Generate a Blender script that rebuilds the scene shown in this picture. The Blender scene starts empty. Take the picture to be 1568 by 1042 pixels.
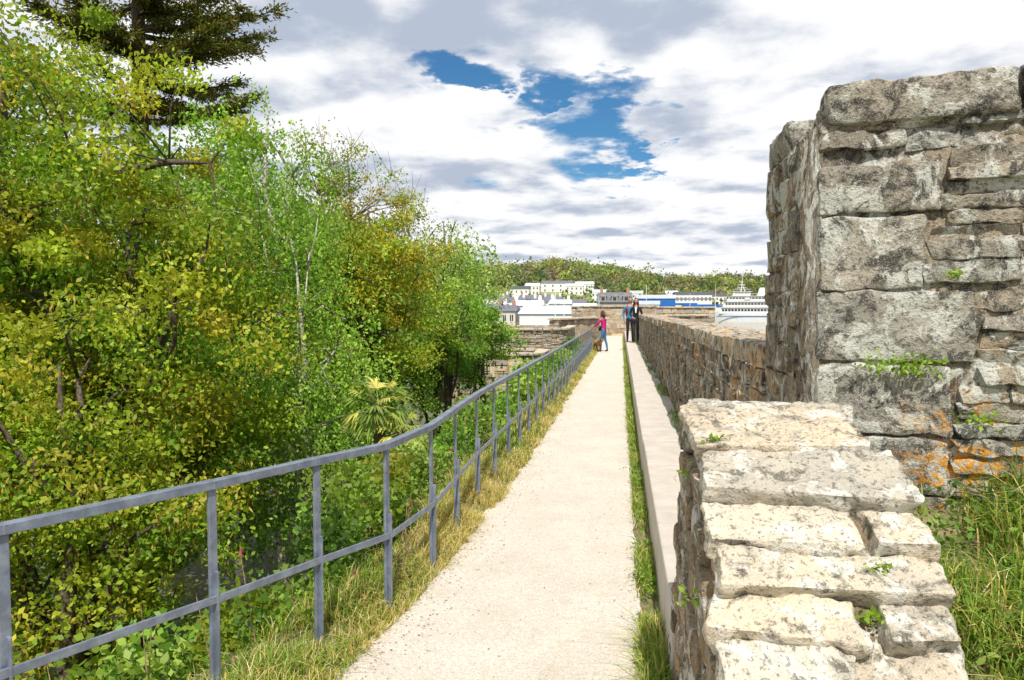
import bpy, math, random
import numpy as np
from mathutils import Vector, noise, Matrix
random.seed(7); rng=np.random.default_rng(7)
R=math.radians
scene=bpy.context.scene
scene.view_settings.view_transform='Standard'; scene.view_settings.look='None'; scene.view_settings.exposure=0

# ------------------------------------------------------------------ helpers
def link(o,parent=None):
    scene.collection.objects.link(o)
    if parent: o.parent=parent
    return o
def empty(name,loc=(0,0,0),rotz=0):
    e=bpy.data.objects.new(name,None); e.location=loc; e.rotation_euler=(0,0,rotz); e.empty_display_size=.2
    return link(e)
class Geo:
    """accumulates verts/faces/colours in plain lists of numpy blocks"""
    def __init__(s): s.v=[];s.f=[];s.c=[];s.n=0;s.m=[]
    def add(s,v,f,c=(1,1,1),m=0):
        v=np.asarray(v,float).reshape(-1,3)
        s.v.append(v)
        for q in f: s.f.append([i+s.n for i in q]); s.m.append(m)
        c=np.asarray(c,float)
        if c.ndim==1: c=np.tile(c[:3],(len(v),1))
        s.c.append(c); s.n+=len(v)
    def box(s,a,b,c=(1,1,1),m=0):
        x0,y0,z0=a;x1,y1,z1=b
        v=[(x0,y0,z0),(x1,y0,z0),(x1,y1,z0),(x0,y1,z0),(x0,y0,z1),(x1,y0,z1),(x1,y1,z1),(x0,y1,z1)]
        s.add(v,[(0,3,2,1),(4,5,6,7),(0,1,5,4),(1,2,6,5),(2,3,7,6),(3,0,4,7)],c,m)
    def build(s,name,mats,parent=None,smooth=False):
        me=bpy.data.meshes.new(name)
        v=np.vstack(s.v)
        me.from_pydata(v.tolist(),[],s.f); 
        for mt in (mats if isinstance(mats,(list,tuple)) else [mats]): me.materials.append(mt)
        me.polygons.foreach_set('material_index',np.array(s.m,dtype=np.int32))
        a=me.color_attributes.new('Col','FLOAT_COLOR','POINT')
        c=np.ones((len(v),4),dtype=np.float32); c[:,:3]=np.vstack(s.c)
        a.data.foreach_set('color',c.ravel())
        if smooth: me.polygons.foreach_set('use_smooth',np.ones(len(s.f),dtype=bool))
        me.update()
        return link(bpy.data.objects.new(name,me),parent)
def quads_obj(name,V,C,mat,parent=None,k=4):
    """V (n,k,3) one polygon of k corners each; C (n,3) colours"""
    n=len(V); me=bpy.data.meshes.new(name)
    me.vertices.add(n*k); me.vertices.foreach_set('co',V.reshape(-1).astype(np.float32))
    me.loops.add(n*k); me.loops.foreach_set('vertex_index',np.arange(n*k,dtype=np.int32))
    me.polygons.add(n); me.polygons.foreach_set('loop_start',np.arange(0,n*k,k,dtype=np.int32))
    me.polygons.foreach_set('loop_total',np.full(n,k,dtype=np.int32))
    me.update(calc_edges=True)
    a=me.color_attributes.new('Col','FLOAT_COLOR','POINT')
    c=np.ones((n*k,4),dtype=np.float32); c[:,:3]=np.repeat(C,k,axis=0)
    a.data.foreach_set('color',c.ravel())
    me.materials.append(mat)
    return link(bpy.data.objects.new(name,me),parent)
def tube(g,pts,rad,sides=6,c=(1,1,1),m=0):
    pts=[Vector(p) for p in pts]; vs=[];fs=[]
    for i,p in enumerate(pts):
        d=(pts[min(i+1,len(pts)-1)]-pts[max(i-1,0)]).normalized()
        a=d.cross(Vector((.3,.9,.11))).normalized(); b=d.cross(a)
        r=rad[i] if hasattr(rad,'__len__') else rad
        for k in range(sides):
            t=2*math.pi*k/sides; vs.append(p+a*(r*math.cos(t))+b*(r*math.sin(t)))
    for i in range(len(pts)-1):
        for k in range(sides):
            k2=(k+1)%sides; fs.append((i*sides+k,i*sides+k2,(i+1)*sides+k2,(i+1)*sides+k))
    fs.append(tuple(range(sides))[::-1]); fs.append(tuple((len(pts)-1)*sides+k for k in range(sides)))
    g.add([tuple(v) for v in vs],fs,c,m)

# ------------------------------------------------------------------ materials
class M:
    def __init__(s,name):
        s.m=bpy.data.materials.new(name); s.m.use_nodes=True; s.t=s.m.node_tree; s.n=s.t.nodes; s.l=s.t.links
        s.b=s.n['Principled BSDF']; s.o=s.n['Material Output']
        s.tc=s.n.new('ShaderNodeTexCoord')
    def noise(s,scale,detail=6,rough=.6,vec=None,dist=0):
        x=s.n.new('ShaderNodeTexNoise'); x.inputs['Scale'].default_value=scale; x.inputs['Detail'].default_value=detail
        x.inputs['Roughness'].default_value=rough; x.inputs['Distortion'].default_value=dist
        s.l.new(vec or s.tc.outputs['Object'],x.inputs['Vector']); return x.outputs['Fac']
    def ramp(s,fac,a,b,ca=(0,0,0,1),cb=(1,1,1,1)):
        x=s.n.new('ShaderNodeValToRGB'); e=x.color_ramp.elements; e[0].position=a;e[1].position=b;e[0].color=ca;e[1].color=cb
        s.l.new(fac,x.inputs['Fac']); return x.outputs['Color']
    def mix(s,f,a,b,mode='MIX'):
        x=s.n.new('ShaderNodeMix'); x.data_type='RGBA'; x.blend_type=mode
        for sock,val in ((x.inputs[0],f),(x.inputs[6],a),(x.inputs[7],b)):
            if isinstance(val,(int,float)): sock.default_value=val
            elif isinstance(val,tuple): sock.default_value=val if len(val)==4 else (*val,1)
            else: s.l.new(val,sock)
        return x.outputs[2]
    def math(s,op,a,b=0):
        x=s.n.new('ShaderNodeMath'); x.operation=op
        for sock,val in ((x.inputs[0],a),(x.inputs[1],b)):
            if isinstance(val,(int,float)): sock.default_value=val
            else: s.l.new(val,sock)
        return x.outputs[0]
    def attr(s):
        x=s.n.new('ShaderNodeAttribute'); x.attribute_name='Col'; return x.outputs['Color']
    def bump(s,h,strength=.5,dist=.02):
        x=s.n.new('ShaderNodeBump'); x.inputs['Strength'].default_value=strength; x.inputs['Distance'].default_value=dist
        s.l.new(h,x.inputs['Height']); s.l.new(x.outputs['Normal'],s.b.inputs['Normal'])
    def col(s,c):
        if isinstance(c,tuple): s.b.inputs['Base Color'].default_value=(*c[:3],1)
        else: s.l.new(c,s.b.inputs['Base Color'])
    def rough(s,v): s.b.inputs['Roughness'].default_value=v; s.b.inputs['Specular IOR Level'].default_value=.3

def stone_mat(name,base=(.30,.27,.22),dark=(.06,.05,.04),pale=(.56,.54,.47),da=.50,pa=.56,orange=0.0,oth=.6,rust=0.0,scale=1.0,ozt=None,bs=.9):
    m=M(name)
    big=m.noise(2.2*scale,3); mid=m.noise(13*scale,5,.7,dist=.4); fine=m.noise(60*scale,3,.75); sp=m.noise(7*scale,6,.72,dist=.8); vf=m.noise(200*scale,2,.7)
    c=m.mix(1.0,m.attr(),base,'MULTIPLY')
    c=m.mix(m.ramp(big,.35,.65),c,m.mix(1.0,c,(1.35,1.3,1.2),'MULTIPLY'))
    if rust>0:
        c=m.mix(m.math('MULTIPLY',m.ramp(m.noise(4.3*scale,4,.65),.45,.62),rust),c,(.28,.15,.06))
    c=m.mix(m.math('MULTIPLY',m.ramp(mid,da,da+.09),.9),c,dark)
    c=m.mix(m.math('MULTIPLY',m.ramp(sp,pa,pa+.05),.85),c,pale)
    c=m.mix(m.math('MULTIPLY',m.ramp(fine,.54,.64),.7),c,(.05,.045,.035))
    c=m.mix(m.math('MULTIPLY',m.ramp(vf,.57,.66),.5),c,(.62,.61,.55))
    if orange>0:
        o=m.math('MULTIPLY',m.ramp(m.noise(3.1 if not ozt else 7,2,.6),oth-.04,oth),m.ramp(m.noise(30,5,.75),.49,.53))
        if ozt:
            sx_=m.n.new('ShaderNodeSeparateXYZ'); m.l.new(m.tc.outputs['Object'],sx_.inputs[0])
            for out,a_,b_ in ((2,ozt+.3,ozt),(0,1.0,1.2)):
                mr=m.n.new('ShaderNodeMapRange')
                mr.inputs[1].default_value=a_; mr.inputs[2].default_value=b_; mr.inputs[3].default_value=0; mr.inputs[4].default_value=1; m.l.new(sx_.outputs[out],mr.inputs[0]); o=m.math('MULTIPLY',o,mr.outputs[0])
        c=m.mix(m.math('MULTIPLY',o,orange),c,(.66,.29,.015))
    m.col(c); m.rough(.92)
    m.bump(m.math('ADD',m.math('MULTIPLY',mid,.8),m.math('MULTIPLY',fine,.5)),bs,.02)
    return m.m
MAT_merlon=stone_mat('merlon_granite',orange=.95,oth=.50,ozt=1.25,base=(.28,.255,.21),dark=(.05,.045,.038),pale=(.54,.545,.48),da=.49,pa=.515)
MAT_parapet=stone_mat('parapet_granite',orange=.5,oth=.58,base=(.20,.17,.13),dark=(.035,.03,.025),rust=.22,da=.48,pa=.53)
MAT_slab=stone_mat('slab_granite',base=(.42,.38,.31),dark=(.13,.12,.09),pale=(.62,.6,.53),da=.53,pa=.53)
MAT_far=stone_mat('far_granite',base=(.40,.34,.26),dark=(.14,.11,.08),scale=.35,da=.55,pa=.58,bs=.4)

def leaf_mat(name,trans=.4):
    m=M(name); m.col(m.attr()); m.rough(.5)
    t=m.n.new('ShaderNodeBsdfTranslucent'); m.l.new(m.mix(1.0,m.attr(),(1.1,1.25,.5),'MULTIPLY'),t.inputs['Color'])
    mx=m.n.new('ShaderNodeMixShader'); mx.inputs[0].default_value=trans
    m.l.new(m.b.outputs[0],mx.inputs[1]); m.l.new(t.outputs[0],mx.inputs[2]); m.l.new(mx.outputs[0],m.o.inputs['Surface'])
    return m.m
MAT_leaf=leaf_mat('leaves',.38); MAT_grass=leaf_mat('grass_blades',.3)
def bark_mat():
    m=M('bark'); f=m.noise(30,3); m.col(m.mix(m.ramp(f,.4,.6),m.mix(1.0,m.attr(),(.4,.36,.3),'MULTIPLY'),m.attr())); m.rough(.9); return m.m
MAT_bark=bark_mat()
def simple(name,c,r=.6,var=.25,scale=6,metal=0):
    m=M(name); f=m.noise(scale,3); d=tuple(x*(1-var) for x in c); m.col(m.mix(m.ramp(f,.35,.65),d,c)); m.rough(r); m.b.inputs['Metallic'].default_value=metal; return m.m
def attrmat(name,r=.7,var=.2,scale=8):
    m=M(name); f=m.noise(scale,3); c=m.attr(); m.col(m.mix(m.ramp(f,.35,.65),m.mix(1.0,c,(1-var,)*3,'MULTIPLY'),c)); m.rough(r); return m.m

# ------------------------------------------------------------------ camera
cam=bpy.data.cameras.new('camera'); co=bpy.data.objects.new('camera',cam); link(co)
co.location=(0,0,1.8); co.rotation_euler=(R(90-2.4),0,R(8.6)); cam.sensor_width=36; cam.lens=25.26; cam.clip_start=.05; cam.clip_end=20000
scene.camera=co

# ------------------------------------------------------------------ light
sv=Vector((.10,-.66,1)).normalized()
sun=bpy.data.lights.new('sun','SUN'); sun.energy=5.0; sun.angle=R(.5); sun.color=(1,.95,.87)
so=bpy.data.objects.new('sun',sun); so.rotation_euler=sv.to_track_quat('Z','Y').to_euler(); link(so); so.location=(0,0,30)
w=bpy.data.worlds.new('World'); scene.world=w; w.use_nodes=True
w.cycles.sampling_method='NONE'
nt=w.node_tree; N=nt.nodes; L=nt.links; bg=N['Background']; bg.inputs['Strength'].default_value=.1
sky=N.new('ShaderNodeTexSky'); sky.sky_type='NISHITA'; sky.sun_disc=False; sky.sun_elevation=math.asin(sv.z); sky.sun_rotation=math.atan2(sv.x,sv.y)
tc=N.new('ShaderNodeTexCoord'); sx=N.new('ShaderNodeSeparateXYZ'); L.new(tc.outputs['Generated'],sx.inputs[0])
def wm(op,a,b=0):
    x=N.new('ShaderNodeMath'); x.operation=op
    for i,val in enumerate((a,b)):
        if isinstance(val,(int,float)): x.inputs[i].default_value=val
        else: L.new(val,x.inputs[i])
    return x.outputs[0]
zz=wm('ADD',wm('MAXIMUM',sx.outputs[2],0),.13)
px=wm('DIVIDE',sx.outputs[0],zz); py=wm('DIVIDE',sx.outputs[1],zz)
cv=N.new('ShaderNodeCombineXYZ'); L.new(px,cv.inputs[0]); L.new(py,cv.inputs[1])
def wn(scale,detail,rough,off=(0,0,0),stretch=(1,1,1),dist=0):
    mp=N.new('ShaderNodeMapping'); mp.inputs['Location'].default_value=off; mp.inputs['Scale'].default_value=stretch; L.new(cv.outputs[0],mp.inputs[0])
    x=N.new('ShaderNodeTexNoise'); x.inputs['Scale'].default_value=scale; x.inputs['Detail'].default_value=detail; x.inputs['Roughness'].default_value=rough; x.inputs['Distortion'].default_value=dist
    L.new(mp.outputs[0],x.inputs['Vector']); return x.outputs['Fac']
def wr(f,a,b,ca=0,cb=1):
    x=N.new('ShaderNodeMapRange'); x.interpolation_type='SMOOTHSTEP'
    x.inputs[1].default_value=a;x.inputs[2].default_value=b;x.inputs[3].default_value=ca;x.inputs[4].default_value=cb; L.new(f,x.inputs[0]); return x.outputs[0]
def wmix(f,a,b):
    x=N.new('ShaderNodeMix'); x.data_type='RGBA'
    for sock,val in ((x.inputs[0],f),(x.inputs[6],a),(x.inputs[7],b)):
        if isinstance(val,(int,float)): sock.default_value=val
        elif isinstance(val,tuple): sock.default_value=(*val,1)
        else: L.new(val,sock)
    return x.outputs[2]
n1=wn(1.7,5,.55,(3.1,1.7,0)); n1b=wn(1.7,3,.5,(3.12,1.50,0)); n2=wn(6.5,5,.62,(8,2,0)); n3=wn(.75,1,.5,(1,7,0))
ysafe=wm('MAXIMUM',sx.outputs[1],.05)
ta=wm('ADD',wm('DIVIDE',sx.outputs[0],ysafe),wm('MULTIPLY',wm('SUBTRACT',n2,.5),.20)); te=wm('ADD',wm('DIVIDE',sx.outputs[2],ysafe),wm('MULTIPLY',wm('SUBTRACT',n2,.5),-.13))
def hole(a,e,ra,re,tilt=0):
    da=wm('SUBTRACT',ta,a); de=wm('SUBTRACT',wm('SUBTRACT',te,e),wm('MULTIPLY',da,tilt))
    q=wm('ADD',wm('POWER',wm('ABSOLUTE',wm('DIVIDE',da,ra)),2),wm('POWER',wm('ABSOLUTE',wm('DIVIDE',de,re)),2))
    return wr(q,0,3.0,1,0)
H=wm('MAXIMUM',wm('MAXIMUM',hole(-.035,.235,.065,.055),hole(.01,.295,.09,.026,-.1)),wm('MAXIMUM',wm('MULTIPLY',hole(-.22,.335,.06,.014,-.2),.8),hole(-.10,.30,.04,.025)))
dens=wm('SUBTRACT',wm('ADD',n1,.15),wm('MULTIPLY',H,.28))
dens=wm('ADD',dens,wm('MULTIPLY',wm('SUBTRACT',n2,.5),.42))
mask=wr(dens,.36,.54)
shade=wm('ADD',wm('ADD',wm('MULTIPLY',wm('SUBTRACT',n1b,n1),2.6),wm('MULTIPLY',wm('SUBTRACT',n2,.5),1.1)),wm('MULTIPLY',wm('SUBTRACT',n1b,.5),1.7))
hi=wr(sx.outputs[2],.22,.50,0,.30)
shade=wm('ADD',wm('ADD',wm('ADD',shade,.20),hi),wm('MULTIPLY',wm('SUBTRACT',n3,.5),1.0))
cc=wmix(wr(shade,0,.95),(10.2,10.25,10.35),(4.8,5.45,6.7))
sb=N.new('ShaderNodeMix'); sb.data_type='RGBA'; sb.blend_type='MULTIPLY'; sb.inputs[0].default_value=1; L.new(sky.outputs[0],sb.inputs[6]); sb.inputs[7].default_value=(.42,.86,1.12,1)
skyc=wmix(wr(sx.outputs[2],0,.2),(6.2,7.8,9.6),sb.outputs[2])
fin=wmix(mask,skyc,cc)
L.new(fin,bg.inputs['Color'])

# ------------------------------------------------------------------ stone blocks
def stone(g,c,h,rot=0,pitch=0,col=(1,1,1),res=.04,r=.02,amp=.008,freq=7,seed=0,warp=.06):
    """rounded irregular block centred c, half sizes h"""
    h=np.array(h,float); r=min(r,*(h*.95)); 
    Rz=Matrix.Rotation(rot,3,'Z')@Matrix.Rotation(pitch,3,'X'); Rm=np.array(Rz)
    co8=np.clip(rng.normal(0,1,(2,2,2,3)),-1.5,1.5)*np.minimum(h*warp,.012)
    for ax in range(3):
        a,b=(ax+1)%3,(ax+2)%3
        na=max(2,int(2*h[a]/res)); nb=max(2,int(2*h[b]/res)); na=min(na,30);nb=min(nb,30)
        def sp(n,hh):
            t=np.linspace(-1,1,n+1); return np.sign(t)*np.abs(t)**.75*hh
        A,B=np.meshgrid(sp(na,h[a]),sp(nb,h[b]),indexing='ij')
        for sg in (-1,1):
            P=np.zeros((A.size,3)); P[:,a]=A.ravel(); P[:,b]=B.ravel(); P[:,ax]=sg*h[ax]
            Q=np.clip(P,-(h-r),(h-r)); D=P-Q; D/=np.linalg.norm(D,axis=1)[:,None]+1e-9
            P=Q+D*r
            U=(P/h+1)/2; u0,u1,u2=U[:,0:1],U[:,1:2],U[:,2:3]
            O=0
            for i in (0,1):
                for j in (0,1):
                    for k in (0,1): O=O+(u0 if i else 1-u0)*(u1 if j else 1-u1)*(u2 if k else 1-u2)*co8[i,j,k]
            P=P+O
            W=P@Rm.T+np.array(c); ND=D@Rm.T
            d=np.array([noise.noise(Vector((p[0]*freq+seed,p[1]*freq,p[2]*freq)))+.6*noise.noise(Vector((p[0]*freq*2.7+seed,p[1]*freq*2.7,p[2]*freq*2.7))) for p in W])
            W=W+ND*(d*amp)[:,None]
            fs=[]; nb1=nb+1
            for i in range(na):
                for j in range(nb):
                    q=(i*nb1+j,(i+1)*nb1+j,(i+1)*nb1+j+1,i*nb1+j+1)
                    fs.append(q if sg>0 else q[::-1])
            g.add(W,fs,col)
def scol(v=.25,warm=.1):
    b=random.uniform(1-v,1+v); w_=random.uniform(-warm,warm); return (b*(1+w_),b,b*(1-w_*1.2))
def wall_face(g,o,ang,length,z0,z1,ch,sl,depth=.2,res=.06,r=.02,amp=.01,gap=.005,jit=.012,skip=None,v=.25,warm=.12,tint=(1,1,1)):
    """stones on a face starting at o(x,y), running along direction ang; outward normal is to the RIGHT of the run"""
    ux,uy=math.cos(ang),math.sin(ang); nx,ny=uy,-ux
    z=z0
    while z<z1-.02:
        hgt=min(random.uniform(*ch),z1-z)
        if z1-z-hgt<ch[0]*.6: hgt=z1-z
        t=-random.uniform(0,.5*sl[0])
        while t<length:
            ln=random.uniform(*sl)*(1.0 if hgt<ch[1]*.8 else 1.2); 
            a=max(t,0); b=min(t+ln,length)
            if length-b<.06: b=length
            if b-a>.03 and not (skip and skip((a+b)/2,z+hgt/2)):
                two=hgt>.15 and random.random()<.35
                for zc_,hh_ in (((z+hgt*.3,hgt*.29),(z+hgt*.8,hgt*.19)) if two else ((z+hgt/2,hgt/2-gap),)):
                    j=random.uniform(-jit,jit); cx=o[0]+ux*(a+b)/2-nx*(depth/2-j); cy=o[1]+uy*(a+b)/2-ny*(depth/2-j)
                    stone(g,(cx,cy,zc_),((b-a)/2-gap,depth/2,hh_),ang,0,tuple(p*q_ for p,q_ in zip(scol(v,warm),tint)),res,r,amp,seed=random.random()*3)
            t+=ln
            if b==length: break
        z+=hgt
MORTAR=(.75,.68,.58)

# ---- big merlon on the right
g=Geo()
ang=math.atan2(-.14,.66); W0=(.76,2.95)
ca,sa=math.cos(ang),math.sin(ang)
q=[(2.357,2.515,.0),(2.165,2.352,.42),(1.88,2.16,.37),(1.60,1.872,.54),(1.325,1.592,.47),(1.105,1.318,.46),(.86,1.098,.52),(.6,.85,.45),(.3,.59,.5)]
for a,b,wd in q:
    if wd==0: continue
    hx=wd/2-.003; dep=.2+random.uniform(-.04,.05)
    cx=W0[0]+ca*hx-sa*dep; cy=W0[1]+sa*hx+ca*dep
    stone(g,(cx,cy,(a+b)/2),(hx,dep,(b-a)/2-.003),ang,0,scol(.1,.05),.018,.012,.013,10,seed=a*3,warp=.03)
z=.3
while z<2.5:
    hgt=random.choice([.05,.06,.075,.09,.11,.13])
    if z+hgt>2.5: hgt=2.515-z
    st=0
    for a,b,wd in q:
        if a-.03<=z+hgt/2<=b+.03: st=max(st,wd+.004)
    t=st
    while t<2.4:
        ln=random.uniform(.08,.34) if random.random()<.8 else random.uniform(.35,.5)
        hh=hgt/2-.002; cxm=t+ln/2
        parts=[(z+hgt/2,hh)] if hgt<.1 or random.random()<.45 else [(z+hgt*.27,hgt*.26),(z+hgt*.77,hgt*.22)]
        for zc,h2 in parts:
            j=random.uniform(-.020,.010); dep=.15
            stone(g,(W0[0]+ca*cxm-sa*(dep-j),W0[1]+sa*cxm+ca*(dep-j),zc+random.uniform(-.003,.003)),(ln/2-.003,dep,h2),ang+random.uniform(-.03,.03),0,scol(.35,.1),.02,.010,.016,13,seed=random.random()*9,warp=.2)
        t+=ln
    z+=hgt
t=0
for ln in (.66,.14,.5,.6,.5):
    stone(g,(W0[0]+ca*(t+ln/2)-sa*.28,W0[1]+sa*(t+ln/2)+ca*.28,2.59+random.uniform(-.008,.008)),(ln/2-.003,.30,.076),ang,0,scol(.1,.06),.02,.018,.016,9,seed=t,warp=.1)
    t+=ln
stone(g,(1.05,3.7,2.59),(.29,.24,.072),0,0,scol(.1),.03,.02,.014); stone(g,(1.9,3.75,2.58),(.5,.24,.07),0,0,scol(.1),.03,.02,.014)
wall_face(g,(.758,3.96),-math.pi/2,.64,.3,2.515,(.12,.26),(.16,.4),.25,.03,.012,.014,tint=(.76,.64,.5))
wall_face(g,(.76+2.0,3.97),math.pi,2.0,.3,2.515,(.12,.26),(.2,.4),.2,.1,.015,.012)
g.box((.775,3.20,-.2),(2.7,3.95,2.54),MORTAR)
g.add([(.775,2.972,-.2),(3.1,2.48,-.2),(3.1,3.4,-.2),(.775,3.4,-.2),(.775,2.972,2.54),(3.1,2.48,2.54),(3.1,3.4,2.54),(.775,3.4,2.54)],[(0,3,2,1),(4,5,6,7),(0,1,5,4),(1,2,6,5),(2,3,7,6),(3,0,4,7)],MORTAR)
g.build('merlon_stone_wall',MAT_merlon,smooth=True)

# ---- parapet wall along the walk
g=Geo()
def para(y0,y1,res,amp,ch,sl):
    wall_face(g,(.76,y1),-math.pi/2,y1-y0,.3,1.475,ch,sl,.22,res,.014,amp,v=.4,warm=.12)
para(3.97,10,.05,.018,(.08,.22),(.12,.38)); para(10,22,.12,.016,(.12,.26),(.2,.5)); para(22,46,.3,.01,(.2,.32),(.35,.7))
y=3.97
while y<46:
    ln=random.uniform(.4,.85); rr=.05 if y<10 else .15
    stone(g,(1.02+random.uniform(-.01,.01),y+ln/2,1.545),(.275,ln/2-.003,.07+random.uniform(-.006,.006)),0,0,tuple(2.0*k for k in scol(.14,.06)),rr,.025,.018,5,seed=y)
    y+=ln
g.box((.778,3.98,-.3),(1.27,46,1.50),MORTAR)
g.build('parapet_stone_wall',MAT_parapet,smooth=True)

# ---- near sloping wall with flat stones on top
prof=[(3.02,1.42),(2.86,1.435),(2.50,1.35),(2.25,1.235),(2.11,1.135),(2.02,1.055),(1.93,.965),(1.85,.86),(1.76,.76),(1.66,.65),(1.5,.5),(1.3,.34)]
g=Geo()
XL,XR=.255,.86
for i in range(len(prof)-1):
    (ya,za),(yb,zb)=prof[i],prof[i+1]
    L_=math.hypot(ya-yb,za-zb); pit=math.atan2(za-zb,ya-yb)*(.62 if i>1 else .8)
    yc,zc=(ya+yb)/2,(za+zb)/2
    wl=XR-XL-(.04 if i==1 else 0)
    cuts=[0,1] if i in(0,1,2,4) else ([0,.72,1] if i%2 else [0,.55,1])
    if i==5: cuts=[0,.62,.68,1]
    for k in range(len(cuts)-1):
        a,b=cuts[k],cuts[k+1]
        if b-a<.1: continue
        hx=(b-a)*wl/2-.006
        stone(g,(XL+wl*(a+b)/2+random.uniform(-.012,.016),yc+random.uniform(-.004,.004),zc-.042+random.uniform(-.006,.006)),(hx,L_/2*1.02+.003,.045),random.uniform(-.07,.07),pit+random.uniform(-.04,.04),scol(.13,.06),.012,.010,.019,12,seed=i*2.3+k,warp=.22)
def topz(y): 
    ys=[p[0] for p in prof][::-1]; zs=[p[1] for p in prof][::-1]; return float(np.interp(y,ys,zs))
zc=.0
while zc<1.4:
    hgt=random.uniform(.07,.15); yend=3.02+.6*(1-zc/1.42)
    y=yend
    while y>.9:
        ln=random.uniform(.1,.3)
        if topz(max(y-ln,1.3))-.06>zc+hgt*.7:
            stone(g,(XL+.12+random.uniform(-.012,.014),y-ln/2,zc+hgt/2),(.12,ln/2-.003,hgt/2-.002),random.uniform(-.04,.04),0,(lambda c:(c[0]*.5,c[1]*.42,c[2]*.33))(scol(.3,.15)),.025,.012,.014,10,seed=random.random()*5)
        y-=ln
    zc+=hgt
pv=[]
for y_,z_ in prof: pv.append((y_,z_-.05))
pts=[(3.5,0)]+pv+[(1.3,0)]
n=len(pts); g.add([(XL+.03,a,b) for a,b in pts]+[(XR,a,b) for a,b in pts],[tuple(range(n)),tuple(range(n,2*n))[::-1]]+[(i,i+n,(i+1)%n+n,(i+1)%n) for i in range(n)],(.4,.34,.26))
g.build('sloping_stone_wall',MAT_slab,smooth=True)

# ------------------------------------------------------------------ walk surfaces
def sheet(name,fx,ys,cols,zf,mat):
    g=Geo(); vs=[];fs=[]
    for y in ys:
        a,b=fx(y)
        for k in range(cols+1):
            x=a+(b-a)*k/cols; vs.append((x,y,zf(x,y)))
    for i in range(len(ys)-1):
        for k in range(cols):
            p=i*(cols+1)+k; fs.append((p,p+1,p+cols+2,p+cols+1))
    g.add(vs,fs); return g.build(name,mat,smooth=True)
m=M('path_gravel'); f1=m.noise(110,3,.8); f2=m.noise(2.0,3,.6); f3=m.noise(38,3,.75); f4=m.noise(7,4,.75); vo=m.n.new('ShaderNodeTexVoronoi'); vo.inputs['Scale'].default_value=75; m.l.new(m.tc.outputs['Object'],vo.inputs['Vector'])
c=m.mix(m.ramp(f2,.35,.7),(.70,.635,.545),(.62,.55,.46))
c=m.mix(m.math('MULTIPLY',m.ramp(f1,.49,.6),.65),c,(.34,.29,.23)); c=m.mix(m.math('MULTIPLY',m.ramp(f3,.53,.66),.5),c,(.82,.77,.69)); c=m.mix(m.math('MULTIPLY',m.ramp(f4,.54,.66),.4),c,(.49,.41,.31))
c=m.mix(m.math('MULTIPLY',m.ramp(vo.outputs['Distance'],.12,.22,(1,1,1,1),(0,0,0,1)),m.math('MULTIPLY',m.ramp(f3,.5,.55),.8)),c,(.30,.26,.22))
m.col(c); m.rough(.95); m.bump(m.math('ADD',f1,f3),.8,.008); MAT_path=m.m
def edgeL(y): return float(np.interp(y,[0,3,4,7,12,30,50],[-1.56,-1.42,-1.29,-1.13,-1.08,-1.0,-.95]))+.05*noise.noise(Vector((y*1.7,0,0)))+.03*noise.noise(Vector((y*7,3,0)))
def edgeR(y): return .125+.025*noise.noise(Vector((y*3,5,0)))+.02*noise.noise(Vector((y*11,5,0)))
ysd=list(np.concatenate([np.arange(-3,12,.06),np.arange(12,50.5,.3)]))
sheet('gravel_path',lambda y:(edgeL(y),edgeR(y)),ysd,6,lambda x,y:.006+.004*noise.noise(Vector((x*2,y*2,0))),MAT_path)
m=M('soil'); f=m.noise(12,4,.7); m.col(m.mix(m.ramp(f,.4,.6),(.27,.21,.12),(.13,.14,.05))); m.rough(.95); m.bump(f,.6,.02); MAT_soil=m.m
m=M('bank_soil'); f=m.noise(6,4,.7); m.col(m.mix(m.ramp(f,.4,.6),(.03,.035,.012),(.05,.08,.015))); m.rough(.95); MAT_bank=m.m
def railx(y): return float(np.interp(y,[-2,1.55,2.29,3.02,3.58,4.04,4.75,6.5,13,29,60],[-4.2,-2.6,-2.235,-1.85,-1.59,-1.36,-1.28,-1.31,-1.24,-1.19,-1.1]))
sheet('verge_soil',lambda y:(railx(y)-.28,.8),list(np.arange(-3,50.5,.3)),16,lambda x,y:-.012,MAT_soil)
sheet('verge_bank',lambda y:(railx(y)-.28,edgeL(y)+.02),list(np.arange(-3,50.5,.2)),6,lambda x,y:-.008+.10*float(np.interp(y,[3,4.5],[0,1]))*min(max((edgeL(y)-x)/.3,0),1),MAT_soil)
def bank(x,y):
    t=railx(y)-.28-x; return (.085 if y>4 else -.012)-min(t*1.25,5.2)+ .25*noise.noise(Vector((x,y*.7,0)))*min(t,1)
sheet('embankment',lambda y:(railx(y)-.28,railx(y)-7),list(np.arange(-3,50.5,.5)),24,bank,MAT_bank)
m=M('ledge_concrete'); f=m.noise(5,4); f5=m.noise(90,3,.8); c=m.mix(m.ramp(f,.35,.65),(.50,.45,.385),(.60,.545,.48)); c=m.mix(m.math('MULTIPLY',m.ramp(f5,.52,.66),.4),c,(.28,.24,.19)); m.col(c); m.rough(.9); m.bump(f5,.4,.004); MAT_ledge=m.m
g=Geo(); y=3.4
while y<47:
    ln=random.uniform(1.2,1.9); g.box((.245+random.uniform(-.004,.004),y,-.1),(.80,y+ln-.012,.40+random.uniform(-.004,.004)),(1,1,1)); y+=ln
o=g.build('stone_ledge',MAT_ledge); b=o.modifiers.new('b','BEVEL'); b.width=.015; b.segments=2
g=Geo(); g.box((-1.5,30,-5.2),(1.2,50,-.03),(.9,.85,.75)); g.box((-1.2,-3,-5.2),(3.5,30,-.03)); g.build('rampart_base',MAT_far)
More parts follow.
